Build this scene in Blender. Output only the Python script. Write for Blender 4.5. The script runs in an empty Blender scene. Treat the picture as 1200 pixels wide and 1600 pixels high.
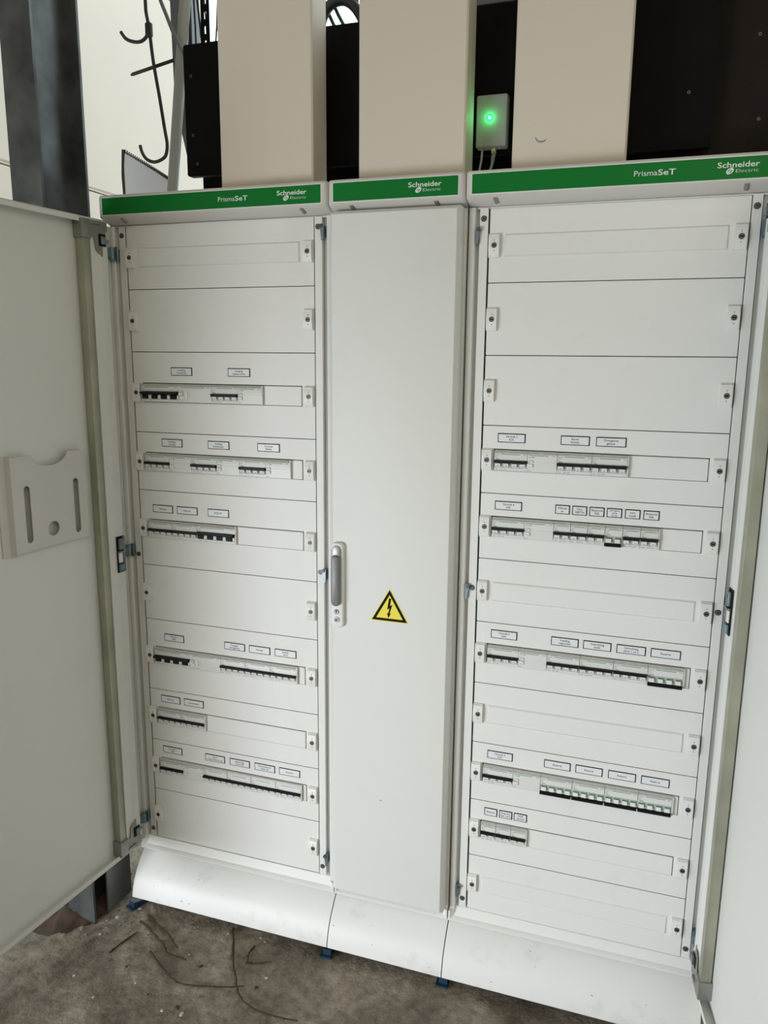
import bpy, bmesh, math, random
from mathutils import Vector, Matrix
random.seed(7)
S = bpy.context.scene
COL = S.collection
Z0 = 190.0                      # the floor lies 190 mm under the lowest front plates; lengths below are in mm

# ------------------------------------------------------------------ camera
def rot(a, b, c):
    return Matrix.Rotation(a, 3, 'Z') @ Matrix.Rotation(b, 3, 'X') @ Matrix.Rotation(c, 3, 'Y')
cam_d = bpy.data.cameras.new('camera')
cam = bpy.data.objects.new('camera', cam_d); COL.objects.link(cam)
cam_d.sensor_fit = 'HORIZONTAL'; cam_d.sensor_width = 36.0
cam_d.lens = 36.0 * 1215.23 / 1200.0
cam_d.clip_start = 0.02; cam_d.clip_end = 200
R3 = rot(0.3206, -0.1957, -0.009)
right, fwd, up = R3.col[0], R3.col[1], R3.col[2]
Mc = Matrix((right, up, -fwd)).transposed().to_4x4()
Mc.translation = Vector((1.2322, -1.6916, 1.3408 + Z0 / 1000))
cam.matrix_world = Mc
S.camera = cam

# ------------------------------------------------------------------ world, lights, exposure
S.view_settings.view_transform = 'Standard'; S.view_settings.look = 'None'
S.view_settings.gamma = 1.0; S.view_settings.use_curve_mapping = False
S.view_settings.exposure = 0.2
W = bpy.data.worlds.new('sky'); S.world = W; W.use_nodes = True
bg = W.node_tree.nodes['Background']
bg.inputs['Color'].default_value = (0.70, 0.82, 0.86, 1); bg.inputs['Strength'].default_value = 2.35

def area(name, loc, target, sx, sy, power, color):
    d = bpy.data.lights.new(name, 'AREA'); d.shape = 'RECTANGLE'; d.size = sx; d.size_y = sy
    d.energy = power; d.color = color
    o = bpy.data.objects.new(name, d); COL.objects.link(o); o.location = loc
    o.rotation_euler = (Vector(target) - Vector(loc)).to_track_quat('-Z', 'Y').to_euler()
    return o
area('doorway_daylight', (-1.05, -3.1, 0.42), (0.85, 0, -0.10), 1.45, 1.0, 25.5, (0.95, 0.985, 1.04)).data.spread = math.radians(100)

area('warm_ambient_fill', (2.3, -3.0, 3.2), (0.3, -0.2, 1.1), 2.4, 2.0, 24.5, (1.0, 0.93, 0.74))  # added soft fill from upper right to lift the ambient level, no real roof light

# ------------------------------------------------------------------ materials
def mat(name, col, rough=0.5, metal=0.0, bump=0.0, bscale=800.0, var=0.0, vscale=6.0, spec=0.5, emit=None, estr=0.0, col2=None, coord='Object'):
    m = bpy.data.materials.new(name); m.use_nodes = True
    nt = m.node_tree; b = nt.nodes['Principled BSDF']
    b.inputs['Base Color'].default_value = (*col, 1); b.inputs['Roughness'].default_value = rough
    b.inputs['Metallic'].default_value = metal; b.inputs['Specular IOR Level'].default_value = spec
    tc = nt.nodes.new('ShaderNodeTexCoord')
    if var > 0 or col2:
        n = nt.nodes.new('ShaderNodeTexNoise'); n.inputs['Scale'].default_value = vscale; n.inputs['Detail'].default_value = 6
        nt.links.new(tc.outputs[coord], n.inputs['Vector'])
        r = nt.nodes.new('ShaderNodeValToRGB')
        c2 = col2 if col2 else tuple(c * (1 - var) for c in col)
        r.color_ramp.elements[0].position = 0.35; r.color_ramp.elements[1].position = 0.65
        r.color_ramp.elements[0].color = (*c2, 1); r.color_ramp.elements[1].color = (*col, 1)
        nt.links.new(n.outputs['Fac'], r.inputs['Fac']); nt.links.new(r.outputs['Color'], b.inputs['Base Color'])
    if bump > 0:
        n2 = nt.nodes.new('ShaderNodeTexNoise'); n2.inputs['Scale'].default_value = bscale; n2.inputs['Detail'].default_value = 2
        nt.links.new(tc.outputs[coord], n2.inputs['Vector'])
        bp = nt.nodes.new('ShaderNodeBump'); bp.inputs['Strength'].default_value = bump; bp.inputs['Distance'].default_value = 0.001
        nt.links.new(n2.outputs['Fac'], bp.inputs['Height']); nt.links.new(bp.outputs['Normal'], b.inputs['Normal'])
    if emit:
        b.inputs['Emission Color'].default_value = (*emit, 1); b.inputs['Emission Strength'].default_value = estr
    return m

def scuffed(name, col, dirt, rough, amount, scale):
    """painted sheet metal with sparse scuffs and dust"""
    m = mat(name, col, rough, bump=0.05, bscale=900)
    nt = m.node_tree; b = nt.nodes['Principled BSDF']
    tc = nt.nodes.new('ShaderNodeTexCoord')
    n = nt.nodes.new('ShaderNodeTexNoise'); n.inputs['Scale'].default_value = scale; n.inputs['Detail'].default_value = 9; n.inputs['Roughness'].default_value = 0.62
    nt.links.new(tc.outputs['Object'], n.inputs['Vector'])
    r = nt.nodes.new('ShaderNodeValToRGB'); r.color_ramp.elements[0].position = 0.56; r.color_ramp.elements[1].position = 0.80
    r.color_ramp.elements[0].color = (0, 0, 0, 1); r.color_ramp.elements[1].color = (amount, amount, amount, 1)
    nt.links.new(n.outputs['Fac'], r.inputs['Fac'])
    mx = nt.nodes.new('ShaderNodeMix'); mx.data_type = 'RGBA'
    mx.inputs['A'].default_value = (*col, 1); mx.inputs['B'].default_value = (*dirt, 1)
    nt.links.new(r.outputs['Color'], mx.inputs['Factor']); nt.links.new(mx.outputs['Result'], b.inputs['Base Color'])
    return m

M = {}
M['white'] = scuffed('white_paint', (0.77, 0.77, 0.742), (0.60, 0.58, 0.53), 0.5, 0.30, 7)
M['door'] = scuffed('door_paint', (0.75, 0.755, 0.72), (0.62, 0.61, 0.57), 0.55, 0.20, 5)
M['plinth'] = scuffed('plinth_paint', (0.77, 0.77, 0.75), (0.47, 0.44, 0.38), 0.46, 0.55, 11)
M['duct'] = scuffed('duct_paint', (0.72, 0.65, 0.555), (0.50, 0.45, 0.39), 0.55, 0.5, 4)
M['plastic'] = mat('white_plastic', (0.80, 0.80, 0.77), 0.45)
M['grime'] = mat('clear_label_holder', (0.46, 0.46, 0.43), 0.35, var=0.2, vscale=60)
M['recess'] = mat('recess_shade_and_seam', (0.42, 0.42, 0.40), 0.5)
M['device'] = mat('device_plastic', (0.70, 0.71, 0.68), 0.4)
M['header'] = mat('header_plastic', (0.66, 0.64, 0.60), 0.5, bump=0.08, bscale=1500)
M['green'] = mat('green_panel', (0.004, 0.18, 0.028), 0.4, spec=0.2, var=0.08, vscale=3)
M['green_line'] = mat('green_print', (0.01, 0.22, 0.08), 0.5)
M['ink'] = mat('grey_print', (0.16, 0.17, 0.17), 0.6)
M['text'] = mat('light_lettering', (0.74, 0.80, 0.74), 0.5)
M['black'] = mat('black_toggle_plastic', (0.006, 0.006, 0.007), 0.5, spec=0.2)
M['blackink'] = mat('black_ink', (0.008, 0.008, 0.010), 0.7, spec=0.1)
M['paper'] = mat('label_paper', (0.76, 0.78, 0.79), 0.4)
M['dark'] = mat('dark_interior', (0.05, 0.05, 0.05), 0.8)
M['zinc'] = mat('zinc_plated_steel', (0.26, 0.31, 0.33), 0.45, 0.8, var=0.25, vscale=25)
M['tube'] = mat('galvanised_tube', (0.46, 0.46, 0.36), 0.42, 0.55, var=0.22, vscale=9)
M['cast'] = mat('grey_cast_bracket', (0.30, 0.30, 0.27), 0.42, 0.6)
M['bluezinc'] = mat('blue_passivated_steel', (0.20, 0.33, 0.38), 0.4, 0.7, var=0.3, vscale=50)
M['screw'] = mat('screw_steel', (0.10, 0.10, 0.095), 0.45, 0.6)
M['lock'] = mat('latch_lock_metal', (0.16, 0.155, 0.145), 0.45, 0.6)
M['handle'] = mat('grey_handle_plastic', (0.19, 0.19, 0.195), 0.38)
M['chrome'] = mat('satin_chrome', (0.34, 0.34, 0.33), 0.45, 0.7)
M['yellow'] = mat('sign_yellow', (0.86, 0.72, 0.02), 0.45)
M['blue'] = mat('blue_plastic', (0.010, 0.040, 0.075), 0.45)
M['board'] = mat('black_film_plywood', (0.0045, 0.004, 0.004), 0.6, spec=0.12, var=0.35, vscale=3)
M['board2'] = mat('brown_black_plywood', (0.020, 0.013, 0.010), 0.6, spec=0.15, bump=0.3, bscale=25, var=0.5, vscale=6)
M['galv'] = mat('galvanised_column', (0.17, 0.18, 0.18), 0.38, 0.65, col2=(0.075, 0.08, 0.08), vscale=9, bump=0.15, bscale=30)
M['steel'] = mat('grey_angle_steel', (0.20, 0.21, 0.22), 0.5, 0.4)
M['pvc'] = mat('grey_conduit', (0.36, 0.36, 0.33), 0.5)
M['rod'] = mat('dark_rusty_rod', (0.035, 0.030, 0.026), 0.6, 0.2)
M['sheet'] = mat('shiny_sheet_metal', (0.80, 0.80, 0.82), 0.34, 0.45)
M['cable'] = mat('black_cable', (0.012, 0.012, 0.012), 0.5)
M['greencable'] = mat('dark_green_cable', (0.01, 0.06, 0.02), 0.5)
M['red'] = mat('dark_red_plastic', (0.25, 0.015, 0.03), 0.5)
M['greyplastic'] = mat('grey_box_plastic', (0.36, 0.38, 0.34), 0.5)
M['greycable'] = mat('light_grey_cable', (0.40, 0.40, 0.35), 0.5)
M['led'] = mat('green_led', (0.0, 0.8, 0.1), 0.4, emit=(0.0, 0.8, 0.12), estr=2.2)
M['ledcore'] = mat('green_led_core', (0.5, 1, 0.6), 0.4, emit=(0.6, 1.0, 0.7), estr=10)
M['twig'] = mat('brown_twig', (0.055, 0.032, 0.018), 0.8, var=0.4, vscale=60)
M['chip'] = mat('white_chip', (0.55, 0.52, 0.45), 0.8)
M['crumb'] = mat('brown_crumb', (0.20, 0.165, 0.125), 0.9)
M['soil'] = mat('dark_soil', (0.085, 0.055, 0.038), 0.95, bump=1.0, bscale=120, col2=(0.035, 0.024, 0.018), vscale=30)
M['leaf'] = mat('dead_leaf', (0.06, 0.04, 0.025), 0.8)
M['wall'] = mat('beige_wall_panel', (0.62, 0.54, 0.45), 0.6, var=0.05, vscale=1.5)
M['roof'] = mat('grey_roof_sheet', (0.30, 0.29, 0.27), 0.7)
M['pocket'] = mat('pocket_plastic', (0.66, 0.64, 0.62), 0.5, var=0.04, vscale=8)

# concrete floor: own node set
def concrete():
    m = bpy.data.materials.new('dirty_concrete'); m.use_nodes = True
    nt = m.node_tree; b = nt.nodes['Principled BSDF']; b.inputs['Roughness'].default_value = 0.85
    tc = nt.nodes.new('ShaderNodeTexCoord')
    def noise(s, d, r=0.6):
        n = nt.nodes.new('ShaderNodeTexNoise'); n.inputs['Scale'].default_value = s; n.inputs['Detail'].default_value = d
        n.inputs['Roughness'].default_value = r; nt.links.new(tc.outputs['Object'], n.inputs['Vector']); return n
    n1, n2, n3 = noise(4.5, 8), noise(38, 8, 0.7), noise(11, 6)
    r1 = nt.nodes.new('ShaderNodeValToRGB')
    r1.color_ramp.elements[0].position = 0.30; r1.color_ramp.elements[0].color = (0.10, 0.078, 0.062, 1)
    r1.color_ramp.elements[1].position = 0.66; r1.color_ramp.elements[1].color = (0.40, 0.345, 0.285, 1)
    e = r1.color_ramp.elements.new(0.48); e.color = (0.25, 0.212, 0.17, 1)
    nt.links.new(n1.outputs['Fac'], r1.inputs['Fac'])
    r2 = nt.nodes.new('ShaderNodeValToRGB')
    r2.color_ramp.elements[0].position = 0.33; r2.color_ramp.elements[0].color = (0.55, 0.52, 0.48, 1)
    r2.color_ramp.elements[1].position = 0.60; r2.color_ramp.elements[1].color = (1.12, 1.1, 1.06, 1)
    nt.links.new(n2.outputs['Fac'], r2.inputs['Fac'])
    mx = nt.nodes.new('ShaderNodeMix'); mx.data_type = 'RGBA'; mx.blend_type = 'MULTIPLY'; mx.inputs['Factor'].default_value = 1
    nt.links.new(r1.outputs['Color'], mx.inputs['A']); nt.links.new(r2.outputs['Color'], mx.inputs['B'])
    nt.links.new(mx.outputs['Result'], b.inputs['Base Color'])
    ad = nt.nodes.new('ShaderNodeMath'); ad.operation = 'MULTIPLY_ADD'; ad.inputs[1].default_value = 0.35
    nt.links.new(n2.outputs['Fac'], ad.inputs[0]); nt.links.new(n3.outputs['Fac'], ad.inputs[2])
    bp = nt.nodes.new('ShaderNodeBump'); bp.inputs['Strength'].default_value = 0.8; bp.inputs['Distance'].default_value = 0.022
    nt.links.new(ad.outputs[0], bp.inputs['Height']); nt.links.new(bp.outputs['Normal'], b.inputs['Normal'])
    return m
M['floor'] = concrete()

# ------------------------------------------------------------------ mesh helpers
DG = None
def curve_mesh(cu):
    o = bpy.data.objects.new('tmp', cu); COL.objects.link(o)
    dg = bpy.context.evaluated_depsgraph_get(); dg.update()
    me = bpy.data.meshes.new_from_object(o.evaluated_get(dg))
    vs = [v.co.copy() for v in me.vertices]; fs = [tuple(p.vertices) for p in me.polygons]
    bpy.data.objects.remove(o); bpy.data.curves.remove(cu); bpy.data.meshes.remove(me)
    return vs, fs
TXT = {}
def text_mesh(s, bold=0.0):
    k = (s, bold)
    if k not in TXT:
        cu = bpy.data.curves.new('t', 'FONT'); cu.body = s; cu.size = 1.0; cu.resolution_u = 3; cu.offset = bold
        vs, fs = curve_mesh(cu)
        x0 = min(v.x for v in vs); x1 = max(v.x for v in vs)
        TXT[k] = ([(v.x - x0, v.y) for v in vs], fs, x1 - x0)
    return TXT[k]

class G:
    """collects shapes (mm) and builds ONE mesh object"""
    def __init__(s): s.v = []; s.f = []; s.m = []
    def add(s, vs, fs, m):
        n = len(s.v); s.v += [tuple(v) for v in vs]; s.f += [tuple(i + n for i in f) for f in fs]; s.m += [m] * len(fs); return s
    def box(s, x0, x1, y0, y1, z0, z1, m, bev=0.0, seg=1):
        if bev <= 0:
            v = [(x, y, z) for x in (x0, x1) for y in (y0, y1) for z in (z0, z1)]
            return s.add(v, [(0, 1, 3, 2), (4, 6, 7, 5), (0, 4, 5, 1), (2, 3, 7, 6), (0, 2, 6, 4), (1, 5, 7, 3)], m)
        b = bmesh.new(); bmesh.ops.create_cube(b, size=1)
        for v in b.verts: v.co = ((x0 + x1) / 2 + v.co.x * (x1 - x0), (y0 + y1) / 2 + v.co.y * (y1 - y0), (z0 + z1) / 2 + v.co.z * (z1 - z0))
        bmesh.ops.bevel(b, geom=list(b.edges), offset=bev, segments=seg, affect='EDGES', profile=0.5)
        b.verts.index_update()
        s.add([v.co.copy() for v in b.verts], [[v.index for v in f.verts] for f in b.faces], m); b.free(); return s
    def prism(s, prof, a0, a1, m, axis='x'):
        """profile polygon swept along an axis. x: (y,z); y: (x,z); z: (x,y)"""
        n = len(prof)
        def P(p, a): return {'x': (a, p[0], p[1]), 'y': (p[0], a, p[1]), 'z': (p[0], p[1], a)}[axis]
        v = [P(p, a0) for p in prof] + [P(p, a1) for p in prof]
        f = [(i, (i + 1) % n, n + (i + 1) % n, n + i) for i in range(n)] + [tuple(range(n)), tuple(range(2 * n - 1, n - 1, -1))]
        return s.add(v, f, m)
    def strip(s, prof, a0, a1, t, m, axis='x'):
        """open profile (sheet metal) given thickness t, swept"""
        out = []
        for i, p in enumerate(prof):
            q0 = prof[max(i - 1, 0)]; q1 = prof[min(i + 1, len(prof) - 1)]
            d = Vector((q1[0] - q0[0], q1[1] - q0[1])).normalized(); nrm = Vector((-d.y, d.x))
            out.append((p[0] + nrm.x * t, p[1] + nrm.y * t))
        n = len(prof)
        def P(p, a): return {'x': (a, p[0], p[1]), 'y': (p[0], a, p[1]), 'z': (p[0], p[1], a)}[axis]
        v = [P(p, a) for a in (a0, a1) for p in prof] + [P(p, a) for a in (a0, a1) for p in out]
        f = []
        for i in range(n - 1):
            f += [(i, i + 1, n + i + 1, n + i), (2 * n + i, 3 * n + i, 3 * n + i + 1, 2 * n + i + 1),
                  (i, 2 * n + i, 2 * n + i + 1, i + 1), (n + i, n + i + 1, 3 * n + i + 1, 3 * n + i)]
        f += [(0, n, 3 * n, 2 * n), (n - 1, 3 * n - 1, 4 * n - 1, 2 * n - 1)]
        return s.add(v, f, m)
    def loft(s, rings, m, cap=True):
        n = len(rings[0]); v = [p for r in rings for p in r]; f = []
        for k in range(len(rings) - 1):
            for i in range(n): j = (i + 1) % n; f.append((k * n + i, k * n + j, (k + 1) * n + j, (k + 1) * n + i))
        if cap: f += [tuple(range(n - 1, -1, -1)), tuple(range((len(rings) - 1) * n, len(rings) * n))]
        return s.add(v, f, m)
    def cyl(s, c, axis, r, h, m, n=14, r2=None):
        r2 = r if r2 is None else r2
        def P(a, rr, t):
            p = rr * math.cos(a), rr * math.sin(a)
            return {'x': (c[0] + t, c[1] + p[0], c[2] + p[1]), 'y': (c[0] + p[0], c[1] + t, c[2] + p[1]), 'z': (c[0] + p[0], c[1] + p[1], c[2] + t)}[axis]
        return s.loft([[P(2 * math.pi * i / n, r, 0) for i in range(n)], [P(2 * math.pi * i / n, r2, h) for i in range(n)]], m)
    def tube(s, pts, r, m, n=8):
        pts = [Vector(p) for p in pts]; rings = []
        rr = r if isinstance(r, (list, tuple)) else [r] * len(pts)
        prev = None
        for i, p in enumerate(pts):
            d = (pts[min(i + 1, len(pts) - 1)] - pts[max(i - 1, 0)]).normalized()
            a = prev if prev is not None else (Vector((0, 0, 1)) if abs(d.z) < 0.9 else Vector((1, 0, 0)))
            u = (a - d * a.dot(d)).normalized(); w = d.cross(u); prev = u
            rings.append([tuple(p + rr[i] * (math.cos(2 * math.pi * k / n) * u + math.sin(2 * math.pi * k / n) * w)) for k in range(n)])
        return s.loft(rings, m)
    def shape(s, outlines, y, t, m):
        """flat outline(s) with holes in XZ, front at y, thickness t backwards"""
        cu = bpy.data.curves.new('c', 'CURVE'); cu.dimensions = '2D'; cu.fill_mode = 'BOTH'; cu.extrude = t / 2
        for o in outlines:
            sp = cu.splines.new('POLY'); sp.points.add(len(o) - 1); sp.use_cyclic_u = True
            for i, p in enumerate(o): sp.points[i].co = (p[0], p[1], 0, 1)
        vs, fs = curve_mesh(cu)
        return s.add([(v.x, y + t / 2 - v.z, v.y) for v in vs], fs, m)
    def text(s, string, x, z, size, y, m, width=None, align='l', bold=0.0):
        vs, fs, w = text_mesh(string, bold)
        kx = size if width is None else width / w
        ox = x if align == 'l' else x - w * kx / 2
        return s.add([(ox + v[0] * kx, y, z + v[1] * size) for v in vs], [f for f in fs], m)
    def quad(s, x0, x1, z0, z1, y, m):
        return s.add([(x0, y, z0), (x1, y, z0), (x1, y, z1), (x0, y, z1)], [(0, 1, 2, 3)], m)
    def mesh(s, name, xf=None, org=(0, 0, 0), smooth=True):
        names = []
        for k in s.m:
            if k not in names: names.append(k)
        vs = s.v
        if xf: vs = [xf(p) for p in vs]
        vs = [((p[0] - org[0]) / 1000, (p[1] - org[1]) / 1000, (p[2] - org[2]) / 1000) for p in vs]
        me = bpy.data.meshes.new(name); me.from_pydata(vs, [], s.f)
        for k in names: me.materials.append(M[k])
        me.polygons.foreach_set('material_index', [names.index(k) for k in s.m])
        b = bmesh.new(); b.from_mesh(me)
        closed = [f for f in b.faces if all(len(e.link_faces) == 2 for e in f.edges)]
        if closed: bmesh.ops.recalc_face_normals(b, faces=closed)
        b.to_mesh(me); b.free()
        if smooth:
            me.polygons.foreach_set('use_smooth', [True] * len(me.polygons)); me.set_sharp_from_angle(angle=math.radians(32))
        return me
def link(name, me, parent=None, loc=None):
    o = bpy.data.objects.new(name, me); COL.objects.link(o)
    if parent: o.parent = parent
    if loc: o.location = loc
    return o
def tag(o, label=None, cat=None, group=None, kind=None):
    if label: o['label'] = label
    if cat: o['category'] = cat
    if group: o['group'] = group
    if kind: o['kind'] = kind
    return o
def wpos(p): return (p[0] / 1000, p[1] / 1000, (p[2] + Z0) / 1000)
def thing(name, base, label, cat, group=None):
    o = link(name, None, None, wpos(base)); o['org'] = base
    del o['org']
    ORG[o.name] = base
    return tag(o, label, cat, group)
ORG = {}
def part(g, name, root, parent=None, xf=None, label=None):
    """part of thing `root`, its shapes given in shared mm coordinates"""
    o = link(name, g.mesh(name, xf, ORG[root.name]), parent or root)
    if label: o['label'] = label
    return o
def solo(g, name, base, label, cat, group=None, kind=None):
    o = link(name, g.mesh(name, None, base), None, wpos(base))
    return tag(o, label, cat, group, kind)
def arc(cx, cz, r, a0, a1, n): return [(cx + r * math.cos(math.radians(a0 + (a1 - a0) * i / n)), cz + r * math.sin(math.radians(a0 + (a1 - a0) * i / n))) for i in range(n + 1)]
def rrect(x0, x1, z0, z1, r, n=3):
    return arc(x1 - r, z1 - r, r, 0, 90, n) + arc(x0 + r, z1 - r, r, 90, 180, n) + arc(x0 + r, z0 + r, r, 180, 270, n) + arc(x1 - r, z0 + r, r, 270, 360, n)

# ------------------------------------------------------------------ setting
def build_setting():
    FZ = -Z0
    g = G(); nx = 60; x0, x1, y0, y1 = -1600, 4200, -5200, 5200
    # concrete slab with gentle unevenness near the cabinets
    xs = [x0 + (x1 - x0) * i / 90 for i in range(91)]; ys = [y0 + (y1 - y0) * i / 160 for i in range(161)]
    g.add([(x, y, FZ) for y in ys for x in xs], [(j * 91 + i, j * 91 + i + 1, (j + 1) * 91 + i + 1, (j + 1) * 91 + i) for j in range(160) for i in range(90)], 'floor')
    o = link('floor', g.mesh('floor', None, (0, 0, FZ)), None, (0, 0, 0)); tag(o, 'rough brown-grey dirty concrete floor', kind='structure')
    g = G()
    for i in range(7):                                  # wall of wide insulated panels running away from the viewer
        zb = FZ - 4 + (2154 + Z0) / 2 * 0 + i * 0
    wall = link('wall_left', None, None, (-1.5, 0, 0)); tag(wall, 'pale beige wall of wide flat insulated panels', kind='structure')
    zz = [0, 1172, 2344, 3516, 4688]
    for k in range(4):
        p = G(); p.prism([(0, zz[k] + 6), (-8, zz[k] + 14), (0, zz[k] + 22), (0, zz[k + 1] - 2), (-60, zz[k + 1] - 2), (-60, zz[k] + 6)], 0, 1, 'wall', 'y')
        p.v = [(v[0], -700 if v[1] == 0 else 2950, v[2]) for v in p.v]
        q = link('wall_panel', p.mesh('wall_panel'), wall)
    g = G(); g.box(-60, 0, -5200, -704, 1250 + Z0, 4688, 'wall'); g.v = [(v[0], v[1], v[2]) for v in g.v]  # unseen upper panel added to keep sky light out above the opening
    link('wall_panel', g.mesh('wall_panel'), wall)
    g = G(); g.box(4200, 4260, -5200, 5200, -Z0, 3600, 'wall')  # unseen wall added to close the right side against the sky light
    tag(link('added_wall_right', g.mesh('added_wall_right', None, (0, 0, -Z0)), None, (0, 0, 0)), 'added unseen beige wall far to the right, holding back sky light', kind='structure')
    g = G(); g.box(-1600, 4260, -5260, -5200, -Z0, 3600, 'wall')  # unseen wall added behind the camera to shut out sky light
    tag(link('added_wall_front', g.mesh('added_wall_front', None, (0, 0, -Z0)), None, (0, 0, 0)), 'added unseen beige wall behind the viewer, holding back sky light', kind='structure')
    g = G(); g.box(-1600, 4260, -5260, 500, 3600, 3680, 'roof')
    tag(link('ceiling', g.mesh('ceiling', None, (0, 0, -Z0)), None, (0, 0, 0)), 'grey sheet roof overhead', kind='structure')
build_setting()

# ------------------------------------------------------------------ prototypes shared by both open cabinets
# latch: small curved cover with a slotted quarter-turn lock, local origin at its centre on the plate plane
g = G()
g.prism([(0, -24), (-5, -24), (-8.5, -18), (-10.2, 0), (-8.5, 18), (-4, 24), (0, 24)], -11, 11, 'plastic', 'x')
g.prism([(-3, 24), (-9, 21), (-8.6, 19.5), (-2, 22.5)], -11, 11, 'plastic', 'x')
g.cyl((1, -10.0, 0), 'y', 5.6, -1.0, 'screw', 16); g.cyl((1, -11.0, 0), 'y', 4.1, -0.5, 'lock', 16)
g.box(-2, 4, -11.9, -11.0, -1.3, 1.3, 'black')
g.box(0.5, 1.5, -9.9, -7, 8.5, 12, 'ink'); g.box(0.2, 1.8, -9.9, -7, -12, -9.8, 'ink')
LATCH = g.mesh('latch')
g = G()
g.cyl((0, 0, 0), 'y', 6.3, -1.0, 'screw', 16); g.cyl((0, -1.0, 0), 'y', 4.4, -2.0, 'lock', 12, 3.6); g.cyl((0, -3.0, 0), 'y', 1.7, -0.3, 'black', 6)
FSCREW = g.mesh('screw')

def label_mesh(w, lines, x, z):
    g = G()
    g.box(x, x + w, -0.9, 0.1, z - 10, z + 10, 'blackink'); g.box(x + 1.7, x + w - 2.1, -1.3, 0, z - 8.4, z + 8.0, 'paper')
    n = len(lines); s = 6.4 if n < 3 else 5.2
    for i, t in enumerate(lines):
        vs, fs, tw = text_mesh(t, 0.012)
        wid = min(tw * s, w - 5)
        g.text(t, x + w / 2, z - s * 0.34 + (n - 1) * s * 0.5 - i * s * 1.02, s, -1.36, 'blackink', wid, 'c', 0.012)
    return g

# plate rows: (z0, z1, kind, devices, labels). kind: plain / slot / device
# device list: 4 = four-pole on, O = four-pole off, 2 = two-pole on, o = two-pole off, v = residual block, N = big four-pole, V = big residual block
LEFT = [
    (1500, 1650, 'slot', '', []), (1350, 1500, 'plain', '', []),
    (1150, 1350, 'dev', 'NV4v', [(111, 60, ['Voeding', 'Terneuzen']), (270, 60, ['Voeding', 'nieuwe serre'])]),
    (1000, 1150, 'dev', '4v4v4v', [(75, 60, ['Voeding', 'woning']), (208, 60, ['Voeding', 'buitenwerk']), (345, 60, ['Te koele', 'Shelde'])]),
    (800, 1000, 'dev', '44N', [(39, 60, ['Reserve']), (111, 60, ['Reserve']), (201, 60, ['HDS PV'])]),
    (650, 800, 'plain', '', []),
    (450, 650, 'dev', 'NV444', [(55, 60, ['Vertrek 1', '80A']), (236, 60, ['Pompen', 'beregening']), (308, 60, ['Fontein']), (381, 60, ['Paalzet', 'serre'])]),
    (300, 450, 'dev', '44', [(35, 60, ['Reserve']), (107, 60, ['Compressor'])]),
    (150, 300, 'dev', '4v4444', [(34, 60, ['Vertrek 2', '63A']), (166, 60, ['Serre', 'stopcontacten ag']), (241, 60, ['Stopcontg', 'serre NO']), (315, 60, ['Stopcontact al', 'naast rail']), (387, 60, ['Reserve'])]),
    (0, 150, 'plain', '', [])]
RIGHT = [
    (1500, 1650, 'slot', '', []), (1350, 1500, 'plain', '', []), (1200, 1350, 'plain', '', []),
    (1050, 1200, 'dev', '4v44', [(34, 60, ['Vertrek 3', '63A']), (169, 60, ['Bouw', 'bureau']), (242, 61, ['Droogzone', 'gehuur'])]),
    (900, 1050, 'dev', '4v222o22', [(33, 60, ['Vertrek 4', '63A']), (165, 31, ['Klimaat', 'pc']), (201, 31, ['Vert.', 'SERTN']), (237, 31, ['Stopcont', '32A']), (273, 31, ['Led spots', 'serre', 'loods']), (310, 31, ['vert.', 'loods']), (347, 32, ['Stopcont', '16A'])]),
    (750, 900, 'slot', '', []),
    (600, 750, 'dev', '4v444O', [(35, 60, ['Vertrek 5', '63A']), (171, 60, ['Voeding', 'regoorten']), (241, 60, ['Verluchting', 'loods']), (312, 61, ['Verluchting', 'serre 1 en 2']), (383, 61, ['Reserve'])]),
    (450, 600, 'slot', '', []),
    (300, 450, 'dev', '4vOOOO', [(37, 60, ['Vertrek 6', '63A']), (170, 60, ['Reserve']), (241, 60, ['Reserve']), (313, 60, ['Reserve']), (384, 60, ['Reserve'])]),
    (150, 300, 'dev', '222', [(35, 31, ['Reserve']), (71, 31, ['Stopcont', 'naar serre']), (106, 31, ['POE', 'camera'])]),
    (0, 150, 'slot', '', [])]
WID = {'4': 72, 'O': 72, '2': 36, 'o': 36, 'v': 63, 'N': 108, 'V': 91}

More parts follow.
